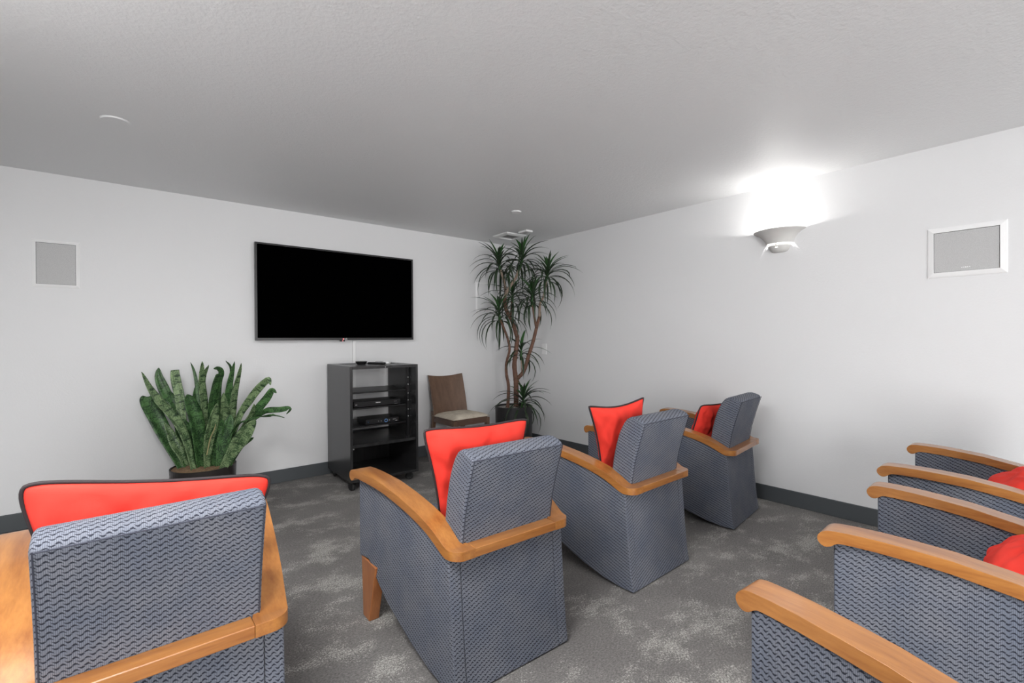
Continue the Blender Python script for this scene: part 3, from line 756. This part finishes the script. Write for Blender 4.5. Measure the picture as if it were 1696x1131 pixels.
TRUNK = {
  'main': [[3.449, 4.101, 0.545], [3.444, 4.093, 0.742], [3.434, 4.089, 0.83], [3.418, 4.09, 0.983], [3.427, 4.07, 1.146], [3.432, 4.054, 1.287], [3.417, 4.053, 1.321], [3.375, 4.076, 1.473], [3.317, 4.111, 1.607], [3.301, 4.112, 1.73], [3.321, 4.083, 1.815], [3.382, 4.021, 1.946], [3.42, 3.977, 2.084]],
  'branch': [[3.34, 4.132, 1.777], [3.314, 4.135, 1.904], [3.274, 4.15, 2.045]],
  'right': [[3.457, 4.095, 0.773], [3.449, 4.073, 0.825], [3.489, 4.011, 0.908], [3.517, 3.96, 1.081], [3.545, 3.909, 1.253], [3.555, 3.873, 1.38], [3.568, 3.834, 1.516], [3.561, 3.812, 1.665], [3.575, 3.772, 1.738], [3.585, 3.736, 1.925]],
  'fork': [[3.557, 3.873, 1.38], [3.499, 3.831, 1.478], [3.428, 3.8, 1.671]],
  'left': [[3.342, 4.124, 0.552], [3.346, 4.107, 0.726], [3.321, 4.113, 0.878], [3.315, 4.104, 1.008], [3.335, 4.073, 1.158], [3.304, 4.084, 1.308], [3.245, 4.119, 1.482]],
  'sprout': [[3.502, 4.058, 0.883], [3.498, 4.062, 0.979], [3.496, 4.064, 1.075]],
}
# ------------------------------------------------------------------ snake plant
def pot(bm, r, h, wall, soil):
    lathe(bm, [(.0005, 0), (r * .95, 0), (r * .97, h * .3), (r, h), (r - wall, h), (r - wall - .002, soil - .02), (.0005, soil - .02)], 48)
sn = empty('snake_plant', (.475, 4.25, 0)); tag(sn, 'mottled green snake plant in a low black pot against the back wall', 'plant')
bm = bmesh.new(); pot(bm, .215, .325, .010, .318); build('pot', bm, M['pot'], sn, smooth=False)
def soil_mesh(r, z, amp, seed):
    bm = bmesh.new(); V = []; NR, NA = 7, 32
    c = bm.verts.new((0, 0, z + amp))
    for i in range(1, NR + 1):
        V.append([bm.verts.new((r * i / NR * math.cos(2 * math.pi * k / NA), r * i / NR * math.sin(2 * math.pi * k / NA), z + amp * (1 - (i / NR) ** 2) + .008 * noise.noise(Vector((i * .9, k * .8, seed))))) for k in range(NA)])
    for k in range(NA): bm.faces.new((c, V[0][k], V[0][(k + 1) % NA]))
    for a, b in zip(V, V[1:]):
        for k in range(NA): bm.faces.new((a[k], b[k], b[(k + 1) % NA], a[(k + 1) % NA]))
    return bm
build('soil', soil_mesh(.204, .314, .020, 1), M['soil'], sn, smooth=True)['kind'] = 'stuff'
def snake_leaf(pts, width, kind, idx):
    P = smooth_path(pts, 6); n = len(P); bm = bmesh.new(); UVL = bm.loops.layers.uv.verify(); rows = []
    view = Vector((0, 0, 1.265)); tot = sum((P[i + 1] - P[i]).length for i in range(n - 1)); acc = 0
    rnd = random.Random(idx); tw = rnd.uniform(-.5, .5); blunt = idx in (3, 8)
    for i, p in enumerate(P):
        s = i / (n - 1); d = (P[min(i + 1, n - 1)] - P[max(i - 1, 0)]).normalized()
        face = Vector((.30 + .5 * math.sin(idx * 1.7), -1, .12)).normalized()   # most blades face the room
        side = d.cross(face).normalized(); nr = side.cross(d).normalized()
        ang = tw * (s - .3); side2 = side * math.cos(ang) + nr * math.sin(ang); nr2 = nr * math.cos(ang) - side * math.sin(ang)
        prof = min(1, .42 + 1.5 * s) if s < .5 else 1.0
        tip = 1.0 if s < .5 else max(0.0, 1 - ((s - .5) / .5) ** 1.9) ** .8
        if blunt: tip = 1.0 if s < .8 else 1 - .2 * (s - .8) / .2
        hwid = width / 2 * prof * max(tip, .04)
        wob = .004 * math.sin(9 * s + idx)
        row = []
        for k, a in enumerate((-1, -.5, 0, .5, 1)):
            row.append(p + side2 * (hwid * a + wob) + nr2 * (hwid * .38 * (a * a - .4)))
        rows.append((row, acc)); acc += (P[min(i + 1, n - 1)] - p).length
    V = [([bm.verts.new(q - Vector((.475, 4.25, 0))) for q in r], a) for r, a in rows]
    for (a, la), (b, lb) in zip(V, V[1:]):
        for k in range(4):
            f = bm.faces.new((a[k], a[k + 1], b[k + 1], b[k]))
            for lp, uvv in zip(f.loops, ((k * .25, la), (k * .25 + .25, la), (k * .25 + .25, lb), (k * .25, lb))): lp[UVL].uv = uvv
    for q in bm.verts: q.co.y = min(q.co.y, YA - .012 - 4.25)
    o = build('leaf', bm, M['snake_' + kind], sn, smooth=True, uv=False)
    so = o.modifiers.new('thickness', 'SOLIDIFY'); so.thickness = .0035
    return o
for i, (pts, wd, kind) in enumerate(SNAKE): snake_leaf(pts, wd, kind, i)

# ------------------------------------------------------------------ dracaena in the corner
DX, DY = 3.43, 4.12
dr = empty('dracaena', (DX, DY, 0)); tag(dr, 'tall cane dracaena in a charcoal pot in the far corner', 'plant')
bm = bmesh.new(); pot(bm, .212, .515, .010, .495); build('pot', bm, M['pot_grey'], dr)
build('pebbles', soil_mesh(.200, .492, .012, 5), M['pebble'], dr, smooth=True)['kind'] = 'stuff'
def cane(pts, r0, r1, m, n=5):
    P = [Vector(p) - Vector((DX, DY, 0)) for p in smooth_path(pts, n)]; k = len(P)
    bm = bmesh.new(); tube(bm, P, [(r0 + (r1 - r0) * i / (k - 1)) * (1 + .05 * math.sin(i * 2.3)) for i in range(k)], 10)
    return build('cane', bm, m, dr, smooth=True)
TRUNK['main'][0][2] = .48; TRUNK['left'][0][2] = .48
cane(TRUNK['main'][:10], .030, .020, M['bark']); cane(TRUNK['main'][9:], .019, .013, M['bark_pale']); cane(TRUNK['branch'], .015, .012, M['bark_pale'])
cane(TRUNK['right'][:7], .024, .017, M['bark']); cane(TRUNK['right'][6:], .016, .011, M['bark_pale']); cane(TRUNK['fork'], .014, .011, M['bark'])
cane(TRUNK['left'], .019, .012, M['bark']); cane(TRUNK['sprout'], .008, .007, M['bark_pale'])
# hidden rear cane of the dark drooping head
cane([(3.372, 4.09, 1.47), (3.40, 4.12, 1.58), (3.43, 4.14, 1.70)], .012, .010, M['bark'])
def drac_leaf(parent, org, az, elev, length, width, droop, m, rnd):
    """arching strap: starts at elevation elev, curves down by droop"""
    bm = bmesh.new(); UVL = bm.loops.layers.uv.verify(); n = 8; p = Vector((0, 0, 0)); e = elev; V = []
    hd = Vector((math.cos(az), math.sin(az), 0)); sd = Vector((-math.sin(az), math.cos(az), 0))
    curl = rnd.uniform(-.12, .12)
    for i in range(n + 1):
        s = i / n
        wd = width / 2 * (.55 + 1.5 * s if s < .3 else 1.0 if s < .45 else max(.03, 1 - ((s - .45) / .55) ** 1.6))
        d = hd * math.cos(e) + Vector((0, 0, 1)) * math.sin(e); nr = Vector((0, 0, 1)) * math.cos(e) - hd * math.sin(e)
        V.append(([bm.verts.new(p + sd * (wd * a) + nr * (wd * .5 * abs(a))) for a in (-1, 0, 1)], s))
        p = p + (d + sd * curl * s) * (length / n); e -= droop / n * (1.6 - .9 * s)
    for (a, la), (b, lb) in zip(V, V[1:]):
        for k in range(2):
            f = bm.faces.new((a[k], a[k + 1], b[k + 1], b[k]))
            for lp, u in zip(f.loops, ((k * .5, la), (k * .5 + .5, la), (k * .5 + .5, lb), (k * .5, lb))): lp[UVL].uv = u
    W = Vector((DX, DY, 0)) + org
    for q in bm.verts:
        q.co.x = min(q.co.x, XB - .012 - W.x); q.co.y = min(q.co.y, YA - .012 - W.y)
        q.co.z = min(q.co.z, CE - .02 - W.z)
    o = build('leaf', bm, m, parent, smooth=True, uv=False); o.location = org; return o
HEADS = [((3.269, 4.154, 2.05), 40, .42, (-.25, -.1, 1), 1), ((3.425, 3.973, 2.10), 40, .40, (.25, -.1, 1), 2), ((3.585, 3.736, 1.93), 40, .40, (.35, -.1, 1), 3),
         ((3.435, 4.141, 1.72), 30, .36, (.1, .1, .8), 4), ((3.428, 3.80, 1.67), 34, .38, (-.05, -.2, 1), 5), ((3.237, 4.122, 1.50), 38, .42, (-.3, -.15, 1), 6),
         ((3.490, 4.060, 1.08), 24, .34, (0, -.1, 1), 7), ((3.440, 3.985, .535), 38, .40, (.1, -.25, 1), 8)]
for (hx, hy, hz), cnt, ln, ax, seed in HEADS:
    rnd = random.Random(seed * 11); A_ = Vector(ax).normalized()
    base = Vector((hx - DX, hy - DY, hz))
    bm = bmesh.new(); tube(bm, [base - A_ * .05, base + A_ * .02, base + A_ * .09], [.010, .017, .004], 8)
    hd_ = build('leaf_crown', bm, M['drac_g'], dr, smooth=True)
    for k in range(cnt):
        f = k / cnt; az = k * 2.39996 + rnd.uniform(-.3, .3)
        elev = math.radians(85 - 85 * f ** .8) + rnd.uniform(-.12, .12)
        # lean the whole crown along its axis
        elev += .35 * (A_.x * math.cos(az) + A_.y * math.sin(az))
        droop = .35 + 1.75 * f ** .8 + rnd.uniform(-.25, .3)
        L_ = ln * rnd.uniform(.88, 1.2) * (.55 + .45 * min(1, f * 2.5))
        m_ = M['drac_g'] if f < .16 else M['drac']
        drac_leaf(hd_, base + A_ * (.09 - .14 * f), az, elev, L_, rnd.uniform(.021, .029) * (1.35 if f < .16 else 1), droop, m_, rnd)
